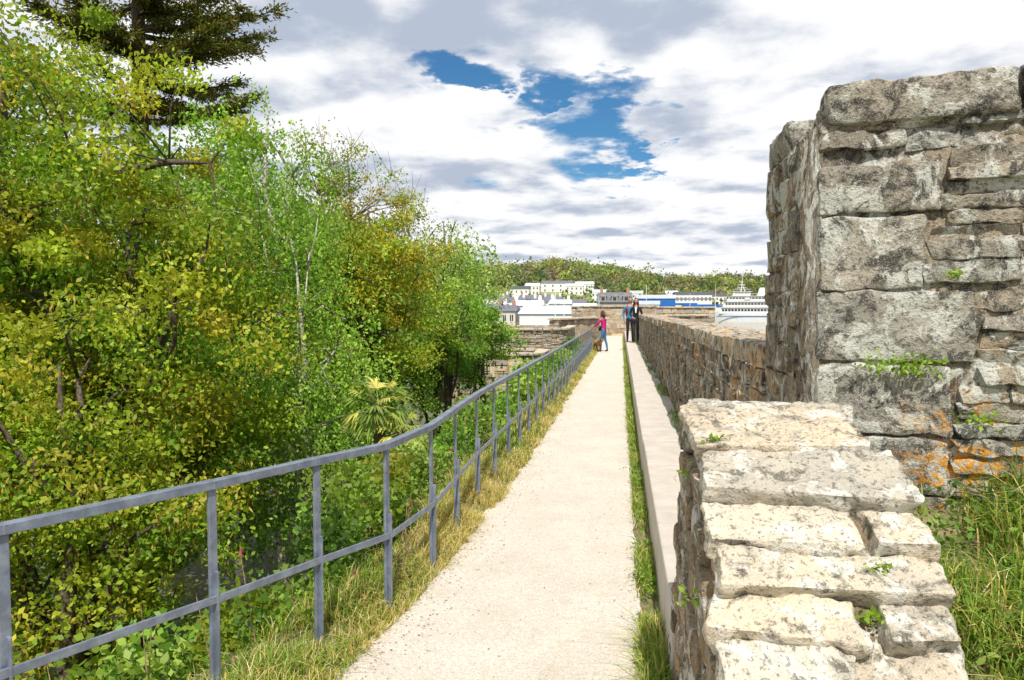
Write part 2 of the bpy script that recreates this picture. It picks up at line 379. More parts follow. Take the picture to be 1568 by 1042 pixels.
sheet('grass_mound',lambda y:(.80,4.2),list(np.arange(-1,3.2,.1)),24,lambda x,y:float(np.interp(y,[-1,1.2,1.9,2.8,3.2],[.2,.45,.78,1.02,1.05]))+.1*(x-.8)+.05*noise.noise(Vector((x*3,y*3,0))),MAT_soil)

# ------------------------------------------------------------------ grass
def blades(name,P,Hh,Wd,C,lean=.5,mat=None,parent=None):
    n=len(P); az=rng.uniform(0,2*np.pi,n); d=np.stack([np.cos(az),np.sin(az),np.zeros(n)],1)
    a2=az+np.pi/2+rng.normal(0,.6,n); s=np.stack([np.cos(a2),np.sin(a2),np.zeros(n)],1)*(Wd/2)[:,None]
    le=np.abs(rng.normal(0,lean,n))[:,None]; up=np.array([0,0,1.])
    h=Hh[:,None]
    p1=P+up*h*.4+d*h*le*.15; p2=P+up*h*.78*(1-.15*le)+d*h*le*.55; p3=P+up*h*(1-.35*np.minimum(le,1.6))+d*h*le*1.05
    V=np.concatenate([np.stack([P-s,P+s,p1+s*.9,p1-s*.9],1),np.stack([p1-s*.9,p1+s*.9,p2+s*.55,p2-s*.55],1),np.stack([p2-s*.55,p2+s*.55,p3+s*.05,p3-s*.05],1)])
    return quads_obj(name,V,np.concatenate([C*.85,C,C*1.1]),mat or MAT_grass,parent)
GREEN=np.array([[.17,.29,.03],[.24,.36,.04],[.11,.21,.025],[.30,.38,.06]]); STRAW=np.array([[.64,.49,.19],[.57,.45,.14],[.48,.43,.10],[.70,.58,.31]])
def pick(pal,n,var=.25): return pal[rng.integers(0,len(pal),n)]*rng.uniform(1-var,1+var,(n,1))
def nz(x,y,s,o=0): return np.array([noise.noise(Vector((a*s+o,b*s,o))) for a,b in zip(x,y)])
def verge(n,y0,y1,hs):
    y=y0+(y1-y0)*rng.uniform(0,1,n)**1.3; rx=np.array([railx(a) for a in y]); el=np.array([edgeL(a) for a in y])
    a=rx-.3; b=el+.04; t=rng.uniform(0,1,n)**.85; x=a+(b-a)*t
    k=nz(x,y,2.2); keep=(k>-.2)|(rng.uniform(0,1,n)<.3); x=x[keep];y=y[keep];k=k[keep];t=t[keep];rx=rx[keep];el=el[keep]
    n=len(x); C=np.where((rng.uniform(0,1,n)<np.clip(.35+t*.5+nz(x,y,1.1,4)*.8,.05,.93))[:,None],pick(STRAW,n),pick(GREEN,n))
    h=rng.uniform(.4,1.3,n)*hs*(1.15-.65*t)*(1+k*.9)
    z=-.012+np.clip((el-x)/.3,0,1)*.1*np.clip((y-3)/1.5,0,1); z=np.where(x<rx-.28,-.1,z)
    return np.stack([x,y,z],1),h,C
P1,h1,c1=verge(30000,1.8,8,.15); P2,h2,c2=verge(24000,8,36,.16)
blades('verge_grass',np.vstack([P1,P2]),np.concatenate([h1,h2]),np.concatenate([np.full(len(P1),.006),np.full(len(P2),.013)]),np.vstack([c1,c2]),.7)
n=14000; y=2.6+43*rng.uniform(0,1,n)**1.8; x=.11+.13*rng.uniform(0,1,n); k=nz(x,y,1.3,9)
keep=k>-.15+rng.uniform(-.2,.2,n); x,y,k=x[keep],y[keep],k[keep]; n=len(x)
C=np.where((rng.uniform(0,1,n)<.3)[:,None],pick(STRAW,n),pick(GREEN,n))
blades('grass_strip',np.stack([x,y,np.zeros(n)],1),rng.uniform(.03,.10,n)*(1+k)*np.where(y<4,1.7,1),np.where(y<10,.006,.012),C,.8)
n=2500; x=rng.uniform(.64,.77,n); y=4+40*rng.uniform(0,1,n)**1.5; keep=nz(x,y,.9,2)>0; x,y=x[keep],y[keep]; n=len(x)
blades('ledge_grass',np.stack([x,y,np.full(n,.4)],1),rng.uniform(.04,.11,n),np.full(n,.01),pick(GREEN,n),.8)
def moundz(x,y): return np.interp(y,[-1,1.2,1.9,2.8,3.2],[.2,.45,.78,1.02,1.05])+.1*(x-.8)
n=20000; x=.84+rng.uniform(0,1,n)**1.1*1.7; y=rng.uniform(1.2,2.85,n); k=nz(x,y,2.4,3); keep=k>-.3+rng.uniform(-.1,.25,n); x,y,k=x[keep],y[keep],k[keep]; n=len(x)
C=np.where((rng.uniform(0,1,n)<.25)[:,None],pick(STRAW,n),pick(GREEN,n))
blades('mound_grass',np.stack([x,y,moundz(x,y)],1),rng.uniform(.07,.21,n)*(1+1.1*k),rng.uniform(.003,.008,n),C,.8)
def leaves(P,size,C,axis=None,updown=0.0,wr_=.5,flat=.0):
    """rhombic leaves; returns (n,4,3)"""
    n=len(P); a=rng.normal(0,1,(n,3)); a[:,2]+=updown
    if axis is not None: a=a*.5+axis
    a/=np.linalg.norm(a,axis=1)[:,None]
    b=rng.normal(0,1,(n,3)); b=np.cross(a,b); b/=np.linalg.norm(b,axis=1)[:,None]+1e-9
    if flat>0:
        nn=rng.normal(0,1,(n,3))*(1-flat)+np.array([.03,-.25,1.])*flat; b=np.cross(a,nn); b/=np.linalg.norm(b,axis=1)[:,None]+1e-9
    s=size[:,None]
    return np.stack([P,P+a*s*.45+b*s*wr_*.5,P+a*s,P+a*s*.45-b*s*wr_*.5],1)
V=[];Cc=[]
for i in range(150):
    cx=.9+random.random()**1.2*1.5; cy=random.uniform(1.4,2.8); cz=float(moundz(cx,cy)); hh=random.uniform(.05,.20); k=random.randint(30,70)
    P=np.stack([rng.normal(cx,.045,k),rng.normal(cy,.045,k),cz+rng.uniform(.01,hh,k)],1)
    cb=np.array(random.choice([(.15,.28,.04),(.22,.36,.05),(.09,.18,.03),(.28,.37,.08)])); V.append(leaves(P,rng.uniform(.014,.034,k),None,flat=.3,wr_=.55)); Cc.append(cb*rng.uniform(.6,1.3,(k,1)))
    if random.random()<.15:
        P=np.stack([rng.normal(cx,.04,8),rng.normal(cy,.04,8),cz+rng.uniform(hh*.8,hh*1.3,8)],1); V.append(leaves(P,np.full(8,.012),None,wr_=.9)); Cc.append(np.tile([.42,.28,.6],(8,1)))
quads_obj('mound_weeds',np.concatenate(V),np.concatenate(Cc),MAT_leaf)
V=[];Cc=[]
for (cx,cy,cz,s,k) in [(.98,2.87,1.60,.05,80),(1.10,2.84,1.60,.045,80),(1.05,2.85,1.60,.05,60),(1.27,2.81,1.40,.04,70),(1.19,2.83,1.93,.02,30),(.33,2.5,1.36,.02,25),(.7,2.05,1.10,.02,30),(.66,1.97,1.0,.025,40),(.26,2.7,1.2,.03,40),(.25,2.3,.9,.04,60)]:
    P=np.stack([rng.normal(cx,s,k),rng.normal(cy,s*.35,k)-.01,rng.normal(cz,s*.4,k)],1); V.append(leaves(P,rng.uniform(.012,.028,k),None,flat=.3,wr_=.6)); Cc.append(np.array([.25,.38,.04])*rng.uniform(.6,1.4,(k,1)))
quads_obj('wall_plants',np.concatenate(V),np.concatenate(Cc),MAT_leaf)
V=[];Cc=[]
for i in range(260):
    cy=2.9+random.random()**1.6*20; cx=random.uniform(.12,.23); k=22
    if noise.noise(Vector((cy*1.1,3,1)))<-.1: continue
    P=np.stack([rng.normal(cx,.025,k),rng.normal(cy,.06,k),rng.uniform(.0,.07,k)],1); V.append(leaves(P,rng.uniform(.02,.045,k),None,flat=.5,wr_=.55)); Cc.append(np.array([.20,.33,.04])*rng.uniform(.5,1.3,(k,1)))
quads_obj('path_weeds',np.concatenate(V),np.concatenate(Cc),MAT_leaf)
g=Geo()
for i in range(2600):
    y=2.6+random.random()**1.6*16; sd=random.random(); x=edgeL(y)+abs(random.gauss(0,.16)) if sd<.6 else (edgeR(y)-abs(random.gauss(0,.06)) if sd<.8 else random.uniform(-1.2,.05))
    s=random.uniform(.003,.009); vs=[(x+s*a*random.uniform(.7,1.3),y+s*b*random.uniform(.7,1.3),.008+s*c_*.7) for a,b,c_ in ((1,0,0),(0,1,0),(-1,0,0),(0,-1,0),(0,0,1))]
    g.add(vs,[(0,1,4),(1,2,4),(2,3,4),(3,0,4)],np.array([.5,.44,.36])*random.uniform(.4,1.3))
g.build('pebbles',attrmat('pebble',.9))

# ------------------------------------------------------------------ railing
m=M('railing_paint'); f=m.noise(14,4); f2=m.noise(90,3); c=m.mix(m.ramp(f,.4,.65),(.17,.20,.26),(.27,.31,.38)); c=m.mix(m.math('MULTIPLY',m.ramp(f2,.6,.7),.4),c,(.10,.09,.08)); m.col(c); m.rough(.42); m.b.inputs['Metallic'].default_value=.35; m.bump(f2,.15,.002); MAT_rail=m.m
rail=empty('metal_railing')
def bar(g,p,q_,wid,hgt,m=0,tw=0):
    p=Vector(p);q_=Vector(q_); d=(q_-p).normalized(); 
    s=Vector((d.y,-d.x,0)).normalized() if abs(d.z)<.9 else Vector((math.cos(tw),math.sin(tw),0)); u=s.cross(d).normalized()
    vs=[]
    for c0 in (p,q_):
        for a,b in ((-1,-1),(1,-1),(1,1),(-1,1)): vs.append(tuple(c0+s*a*wid/2+u*b*hgt/2))
    g.add(vs,[(0,3,2,1),(4,5,6,7),(0,1,5,4),(1,2,6,5),(2,3,7,6),(3,0,4,7)])
py_=[.7,1.55,2.29,3.02,3.58,4.04,4.75,5.54,6.47]
while py_[-1]<29.5: py_.append(py_[-1]+.86)
def railz(y): return float(np.interp(y,[0,3.6,4.5,6,30],[1.0,1.0,1.0,1.02,1.02]))
gp=Geo();gt=Geo();gm=Geo()
for i,y in enumerate(py_):
    x=railx(y); zt=railz(y); dx=railx(y+.2)-railx(y-.2); tw=math.atan2(.4,dx)
    bar(gp,(x,y,-.15),(x,y,zt-.021),.040,.018,tw=tw)
    bar(gp,(x+.014,y,-.15),(x+.014,y,zt-.4),.012,.04,tw=tw)
    if i+1<len(py_):
        y2=py_[i+1]; bar(gt,(x,y-.004,zt),(railx(y2),y2+.004,railz(y2)),.05,.04)
        bar(gm,(x+.026,y-.003,zt-.53),(railx(y2)+.026,y2+.003,railz(y2)-.53),.012,.038)
for gg,nm in ((gp,'posts'),(gt,'top_rail'),(gm,'middle_rail')):
    o=gg.build(nm,MAT_rail,rail); b=o.modifiers.new('b','BEVEL'); b.width=.003; b.segments=2

# ------------------------------------------------------------------ trees
def tree(name,base,ctr,rad,ncl,per,lsize,pal,clr=.42,droop=0,catkin=0,bark=(.14,.11,.08),sparse=0,limbs=14,trunk=.14,shell=.5,brn=0.28):
    root=empty(name,(0,0,0)); base=np.array(base,float); ctr=np.array(ctr,float); rad=np.array(rad,float)
    g=Geo(); top=ctr+np.array([0,0,rad[2]*.8]); pts=[];rr=[]
    for i in range(9):
        t=i/8; p=base*(1-t)+top*t+np.array([rng.normal(0,.12),rng.normal(0,.12),0])*min(t*2,1)*(rad[0]*.3); pts.append(p); rr.append(trunk*(1-t)**.8+.012)
    tube(g,pts,rr,8,bark); pts=np.array(pts)
    D=rng.normal(0,1,(ncl,3)); D/=np.linalg.norm(D,axis=1)[:,None]
    rr_=rng.uniform(0,1,ncl)**shell
    lump=np.array([1+.42*noise.noise(Vector(d*1.9)+Vector((ctr[0],0,ctr[1])))+.25*noise.noise(Vector(d*4.5)) for d in D])
    Cn=ctr+D*rad*(rr_*lump)[:,None]
    tips=[]
    for i in range(limbs):
        j=rng.integers(0,ncl); e=Cn[j]*.85+ctr*.15; tt=rng.uniform(.3,.85); k=tt*8; s=pts[int(k)]*(1-(k%1))+pts[min(int(k)+1,8)]*(k%1)
        m1=s*.6+e*.4+np.array([0,0,.12*np.linalg.norm(e-s)])+rng.normal(0,.1,3); m2=s*.25+e*.75+np.array([0,0,.08*np.linalg.norm(e-s)])+rng.normal(0,.1,3)
        r0=trunk*.42; tube(g,[s,m1,m2,e],[r0,r0*.65,r0*.4,.01],6,bark); tips+= [m1,m2,e]
    tips=np.array(tips)
    V=[];C=[]
    for i in range(ncl):
        c=Cn[i]; 
        if i%2==0 or sparse:
            j=np.argmin(np.linalg.norm(tips-c,axis=1)); md=(tips[j]+c)/2+np.array([0,0,.1])+rng.normal(0,.06,3)
            tube(g,[tips[j],md,c],[.02,.013,.005],4,bark)
            if sparse:
                for _ in range(sparse):
                    e=c+rng.normal(0,1,3)*clr*.8+np.array([0,0,clr*.7]); tube(g,[c,(c+e)/2+rng.normal(0,.03,3),e],[.007,.005,.003],3,bark)
        k=int(per*rng.uniform(.5,1.5)); s=clr*rng.uniform(.6,1.35)
        if droop>0:
            ns=max(4,k//14); st=c+rng.normal(0,1,(ns,3))*np.array([s,s,s*.5]); idx=rng.integers(0,ns,k); t=rng.uniform(0,1,k)
            ln=rng.uniform(.4,1,ns)[idx]*droop; out=(st-ctr); out[:,2]=0; out/=np.linalg.norm(out,axis=1)[:,None]+1e-6
            P=st[idx]+out[idx]*(t*.35*ln)[:,None]+np.stack([rng.normal(0,.03,k),rng.normal(0,.03,k),-t*ln],1)
            ud=-1.1
        else:
            G=rng.normal(0,1,(k,3)); G/=np.linalg.norm(G,axis=1)[:,None]; P=c+G*(rng.uniform(0,1,(k,1))**.5)*np.array([s*1.15,s*1.15,s*.75]); ud=-.3
        cb=pal[rng.integers(0,len(pal))]*rng.uniform(1-brn,1+brn)
        V.append(leaves(P,rng.uniform(.6,1.25,k)*lsize,None,updown=ud,wr_=.62,flat=.4 if droop==0 else .15)); C.append(cb*rng.uniform(.7,1.3,(k,1)))
        if catkin>0 and rng.uniform()<.75:
            kc=int(k*catkin); P2=P[rng.integers(0,k,kc)]; V.append(leaves(P2,np.full(kc,lsize*1.3),None,updown=-3,wr_=.22)); C.append(np.array([.52,.36,.06])*rng.uniform(.6,1.3,(kc,1)))
    g.build('trunk_and_limbs',MAT_bark,root,smooth=True)
    quads_obj('foliage',np.concatenate(V),np.concatenate(C),MAT_leaf,root)
YG=np.array([[.31,.38,.025],[.39,.42,.03],[.22,.33,.025],[.40,.37,.03],[.15,.26,.02],[.29,.40,.03],[.18,.31,.025]])
BG=np.array([[.22,.40,.045],[.30,.46,.055],[.16,.31,.03],[.35,.47,.08]])
OY=np.array([[.43,.39,.07],[.47,.38,.09],[.35,.38,.07],[.29,.35,.06]])
DG=np.array([[.08,.16,.02],[.12,.23,.025],[.06,.12,.015],[.17,.26,.03]])
PL=np.array([[.42,.53,.13],[.33,.47,.09],[.26,.40,.06]])
tree('oak_tree',(-7.8,8.4,-5),(-8.3,8.6,2.3),(2.9,2.9,4.2),380,240,.08,YG,.40,catkin=.09,trunk=.25,limbs=26)
tree('oak_tree',(-6.0,8.0,-5),(-6.1,8.3,.7),(2.1,2.0,3.0),210,230,.075,YG,.38,catkin=.10,trunk=.2,limbs=18)
tree('oak_tree',(-5.4,6.2,-4.6),(-5.5,6.4,-.6),(1.8,1.7,2.3),140,220,.065,YG,.34,catkin=.10,trunk=.14,limbs=14)
tree('birch_tree',(-5.7,11.6,-5),(-6.0,11.6,2.55),(1.35,1.3,3.3),230,220,.065,BG,.32,droop=.7,bark=(.5,.48,.42),limbs=22,trunk=.12)
tree('birch_tree',(-4.4,9.6,-4.6),(-4.5,9.6,.5),(1.1,1.1,2.5),110,200,.06,BG,.3,droop=.7,bark=(.5,.48,.42),limbs=12,trunk=.09)
tree('birch_tree',(-7.6,13.5,-5),(-7.9,13.5,2.4),(1.6,1.4,2.8),150,190,.075,BG*.85,.36,droop=.6,bark=(.5,.48,.42),limbs=18,trunk=.12)
tree('alder_tree',(-6,15.9,-5),(-6.25,15.9,3.3),(1.6,1.4,2.7),160,120,.07,OY,.36,sparse=4,bark=(.22,.17,.11),limbs=20,trunk=.12,shell=.45)
tree('willow_tree',(-4.7,19.4,-5),(-4.8,19.4,3.1),(1.1,1.0,1.4),90,120,.075,PL,.32,droop=1.0,limbs=12,trunk=.12)
tree('oak_tree',(-4.4,12.6,-5),(-4.55,12.6,1.9),(1.5,1.5,2.2),140,180,.07,YG*np.array([1.1,1.02,1]),.33,catkin=.15,limbs=14)
tree('elder_tree',(-4.5,17.5,-5),(-4.55,17.5,1.3),(1.25,1.5,1.7),100,170,.08,BG*.9,.34,limbs=10)
tree('elder_tree',(-4.0,22,-5),(-4.4,22,1.0),(1.1,1.2,1.6),80,150,.09,BG*.85,.34,limbs=10)
def mass(name,centres,per,lsize,pal,flatness=.75,mat=MAT_leaf):
    V=[];C=[]
    for c,s in centres:
        k=int(per*rng.uniform(.6,1.4)); G=rng.normal(0,1,(k,3)); G/=np.linalg.norm(G,axis=1)[:,None]
        P=np.array(c)+G*(rng.uniform(0,1,(k,1))**.45)*np.array([s,s,s*flatness]); cb=pal[rng.integers(0,len(pal))]*rng.uniform(.7,1.25)
        V.append(leaves(P,rng.uniform(.6,1.3,k)*lsize,None,wr_=.65,flat=.4)); C.append(cb*rng.uniform(.7,1.3,(k,1)))
    return quads_obj(name,np.concatenate(V),np.concatenate(C),mat)
cs=[]
for i in range(420):
    t=rng.uniform(0,1); X=-13+ t*6.6; Y=13+t*12+rng.normal(0,1.5); zt=6.6-2.8*t; cs.append(((X+rng.normal(0,1),Y,rng.uniform(-4,zt)),rng.uniform(.6,1.1)))
mass('background_trees',cs,130,.16,np.vstack([YG*.7,DG]))
cs=[]
for i in range(1250):
    y=1.0+rng.uniform(0,1)**1.25*27; t=rng.uniform(.1,6.0); x=railx(y)-.35-t; z=bank(x,y)+rng.uniform(0,.85)+.35*(t>1.5); cs.append(((x,y,z),rng.uniform(.2,.46)))
mass('undergrowth_shrubs',[c for c in cs if c[0][1]<9],230,.058,np.vstack([DG*1.3,BG*.9,YG*.7]),.8)
mass('hedge_shrubs',[c for c in cs if c[0][1]>=9],140,.085,np.vstack([DG*1.3,BG,BG*.8]),.8)
cs=[]
for i in range(220):
    y=rng.uniform(5,27); x=railx(y)-rng.uniform(.35,1.0); cs.append(((x,y,rng.uniform(-.3,.3)+.12*math.sin(y*2)),rng.uniform(.14,.3)))
mass('bank_bush',cs,170,.055,np.vstack([BG,PL*.8,DG*1.5]),.9)
V=[];C=[]
for i in range(420):
    y=rng.uniform(2.2,5.5); x=railx(y)-rng.uniform(.5,2.2); z=rng.uniform(-1.3,.1)-.35*(railx(y)-x); c=np.array([x,y,z]); az=rng.uniform(0,6.28); cb=np.array([.28,.44,.04])*rng.uniform(.6,1.25)
    k=5; a=az+np.linspace(-1.2,1.2,k); ax=np.stack([np.cos(a),np.sin(a),np.full(k,-.35)],1); ax/=np.linalg.norm(ax,axis=1)[:,None]; b=np.cross(ax,[0,0,1.]); s=.085*np.array([.7,.9,1,.9,.7])[:,None]*rng.uniform(.7,1.2)
    V.append(np.stack([np.tile(c,(k,1)),c+ax*s*.55+b*s*.28,c+ax*s,c+ax*s*.55-b*s*.28],1)); C.append(np.tile(cb,(k,1)))
quads_obj('maple_sapling',np.concatenate(V),np.concatenate(C),MAT_leaf)
g=Geo()
for i in range(60):
    y=rng.uniform(2.6,9); x=railx(y)-rng.uniform(.15,.5); p=np.array([x,y,-.2]); hgt=rng.uniform(.3,.75); e=p+np.array([rng.normal(0,.15),rng.normal(0,.15),hgt]); tube(g,[p,(p+e)/2+rng.normal(0,.03,3),e],[.005,.004,.002],4,(.35,.24,.14))
    if i%7==0: tube(g,[e,e+np.array([0,0,.04])],[.009,.004],5,(.45,.08,.10))
g.build('bramble_stems',MAT_bark)

# ---- cypress behind (layered dark boughs)
root=empty('cypress_tree'); g=Geo(); V=[];C=[]
TX=-14.0
b0=np.array([TX,19.5,-5.]); tp=np.array([TX,19.5,17.]); tube(g,[b0,(b0+tp)/2,tp],[.4,.25,.06],8,(.12,.09,.07))
for i in range(70):
    z=rng.uniform(7.2,15.5); az=rng.uniform(-1.9,1.0) if i%3 else rng.uniform(0,6.28); Lb=rng.uniform(2.2,4.2)*(1-.03*(z-7)); s=np.array([TX,19.5,z]); d=np.array([math.cos(az),math.sin(az),0]); nseg=8; pts=[s+d*Lb*t+np.array([0,0,.9*t*t*Lb*.28-.1*Lb*t]) for t in np.linspace(0,1,nseg)]
    tube(g,pts,list(np.linspace(.10,.015,nseg)),5,(.12,.09,.07))
    pr=np.array([-d[1],d[0],0])
    for t in np.linspace(.12,1,10):
        c=s+d*Lb*t+np.array([0,0,.9*t*t*Lb*.28-.1*Lb*t]); 
        for sd in (-1,0,1):
            if rng.uniform()<.15: continue
            k=42; q_=rng.uniform(0,1,k); ax=(d*rng.uniform(.5,1)+pr*sd*rng.uniform(.4,1)+np.array([0,0,rng.uniform(-.15,.3)])); ln=rng.uniform(.4,.9)*(1.15-t*.5)
            P=c+ax*(q_*ln)[:,None]+rng.normal(0,.08,(k,3))*np.array([1,1,.6]); V.append(leaves(P,np.full(k,.16),None,axis=ax*1.0,wr_=.3)); C.append(np.array([[.08,.11,.02],[.15,.13,.022],[.25,.20,.035],[.055,.08,.016]])[rng.integers(0,4,k)]*rng.uniform(.7,1.3,(k,1)))
g.build('trunk_and_boughs',MAT_bark,root); quads_obj('foliage',np.concatenate(V),np.concatenate(C),MAT_leaf,root)

# ---- fan palms
def palm(x,y,z,zb,s,nf=24):
    root=empty('palm_tree'); g=Geo(); tube(g,[(x,y,zb),(x+.05,y,(z+zb)/2),(x,y,z)],[.09,.08,.07],8,(.2,.14,.08)); V=[];C=[]
    for i in range(nf):
        az=rng.uniform(0,6.28); el=rng.uniform(-.7,1.1); d=np.array([math.cos(az)*math.cos(el),math.sin(az)*math.cos(el),math.sin(el)]); c=np.array([x,y,z]); e=c+d*s*.55; tube(g,[c,e],[.012,.007],4,(.25,.3,.08))
        pr=np.cross(d,[0,0,1.]); pr/=np.linalg.norm(pr); up=np.cross(pr,d); k=15; a=np.linspace(-1.2,1.2,k); ax=np.cos(a)[:,None]*d+np.sin(a)[:,None]*pr+rng.normal(0,.05,(k,3)); ax[:,2]-=.12; bb=np.cross(ax,up); L_=s*.62*rng.uniform(.75,1.1,(k,1))
        cb=np.array(random.choice([(.42,.47,.10),(.60,.54,.15),(.22,.32,.06)]))
        V.append(np.stack([np.tile(e,(k,1)),e+ax*L_*.5+bb*.016,e+ax*L_+np.array([0,0,-.07]),e+ax*L_*.5-bb*.016],1)); C.append(cb*rng.uniform(.7,1.3,(k,1)))
    g.build('trunk',MAT_bark,root); quads_obj('fronds',np.concatenate(V),np.concatenate(C),MAT_leaf,root)
palm(-2.85,8.2,.66,-3,.42); palm(-2.5,8.0,.38,-3,.32,16)

# ------------------------------------------------------------------ mid-distance stone structures
def stonebox(name,corners,z0,z1,ch=(.18,.3),sl=(.25,.6),cop=True,openings=()):
    g=Geo(); n=len(corners)
    cx=sum(c[0] for c in corners)/n; cy=sum(c[1] for c in corners)/n
    for i in range(n):
        a,b=corners[i],corners[(i+1)%n]; Ln=math.hypot(b[0]-a[0],b[1]-a[1]); an=math.atan2(b[1]-a[1],b[0]-a[0])
        sk=None
        if i==0 and openings: sk=lambda t,z:any(abs(t-o[0])<o[2] and abs(z-o[1])<o[3] for o in openings)
        wall_face(g,a,an,Ln,max(z0,-3),z1,ch,sl,.2,.3,.03,.015,.012,.02,skip=sk)
        if cop:
            t=0
            while t<Ln:
                l=min(random.uniform(.5,.9),Ln-t)
                if Ln-t-l<.15:l=Ln-t
                ux,uy=math.cos(an),math.sin(an); stone(g,(a[0]+ux*(t+l/2)-uy*.12,a[1]+uy*(t+l/2)+ux*.12,z1+.055),(l/2-.006,.22,.055),an,0,tuple(1.25*k for k in scol(.1)),.3,.03,.01)
                t+=l
    ins=[]
    for i in range(n):
        c=corners[i]; d=Vector((cx-c[0],cy-c[1])).normalized()*.06; ins.append((c[0]+d.x,c[1]+d.y))
    g.add([(a,b,z0) for a,b in ins]+[(a,b,z1-.02) for a,b in ins],[tuple(range(n))[::-1],tuple(range(n,2*n))]+[(i,(i+1)%n,(i+1)%n+n,i+n) for i in range(n)],(.6,.52,.42))
    for (t,z,hw,hh) in openings:
        a,b=corners[0],corners[1]; Ln=math.hypot(b[0]-a[0],b[1]-a[1]); ux,uy=(b[0]-a[0])/Ln,(b[1]-a[1])/Ln
        for s_ in (-1,1):
            stone(g,(a[0]+ux*(t+s_*(hw+.08))-uy*.07,a[1]+uy*(t+s_*(hw+.08))+ux*.07,z),(.09,.12,hh+.05),math.atan2(uy,ux),0,(1.5,1.45,1.3),.3,.02,.01)
        stone(g,(a[0]+ux*t-uy*.07,a[1]+uy*t+ux*.07,z+hh+.1),(hw+.18,.12,.09),math.atan2(uy,ux),0,(1.5,1.45,1.3),.3,.02,.01)
        x0,y0=a[0]+ux*t-uy*.02,a[1]+uy*t+ux*.02
        g.add([(x0-ux*hw,y0-uy*hw,z-hh),(x0+ux*hw,y0+uy*hw,z-hh),(x0+ux*hw,y0+uy*hw,z+hh),(x0-ux*hw,y0-uy*hw,z+hh)],[(0,1,2,3)],(.03,.03,.03))
    return g.build(name,MAT_far,smooth=True)
stonebox('stone_gatehouse',[(-6.6,25.5),(-2.9,26.2),(-2.9,29),(-6.6,29)],-5,.12,openings=[(1.75,-.42,.16,.2),(.75,-.42,.16,.2),(2.9,-.5,.13,.2)])
pts=[(-6.8,33.4)]+[(-3.6+1.1*math.sin(t),34.4-1.1*math.cos(t)) for t in np.linspace(0,math.pi/2,5)]+[(-2.5,40),(-6.8,40)]
stonebox('bastion_wall',pts,-5,.85)
stonebox('end_stone_wall',[(-3.4,50),(2.4,50),(2.4,51),(-3.4,51)],-2,2.0,(.22,.35),(.3,.7))
stonebox('side_stone_wall',[(-3.3,38.2),(-1.35,47),(-1.9,47.2),(-3.8,38.4)],-5,1.25,(.22,.35),(.3,.7))
stonebox('outer_rampart_wall',[(2.6,56),(7.2,57),(7.2,60),(2.6,60)],-5,1.95,(.25,.4),(.4,.8))
stonebox('outer_rampart_wall',[(1.3,47.5),(6.4,54),(5.9,54.5),(1.2,49)],-5,1.35,(.25,.4),(.4,.8))

# ------------------------------------------------------------------ hill shape (used by the hillside houses too)
bs=[-1.2,-.6,-.21,-.153,-.09,-.036,.01,.045,.1,.153,.2,.5,1.2]; rz=[30,42,32,38,41,38,33,29,27,28,26,22,20]
def hillz(b,d):
    top=float(np.interp(b,bs,rz))-5; t=min(max((d-300)/330,0),1); t=t*t*(3-2*t); return -6+(top+6)*t+2.5*noise.noise(Vector((b*18,d*.01,0)))*t
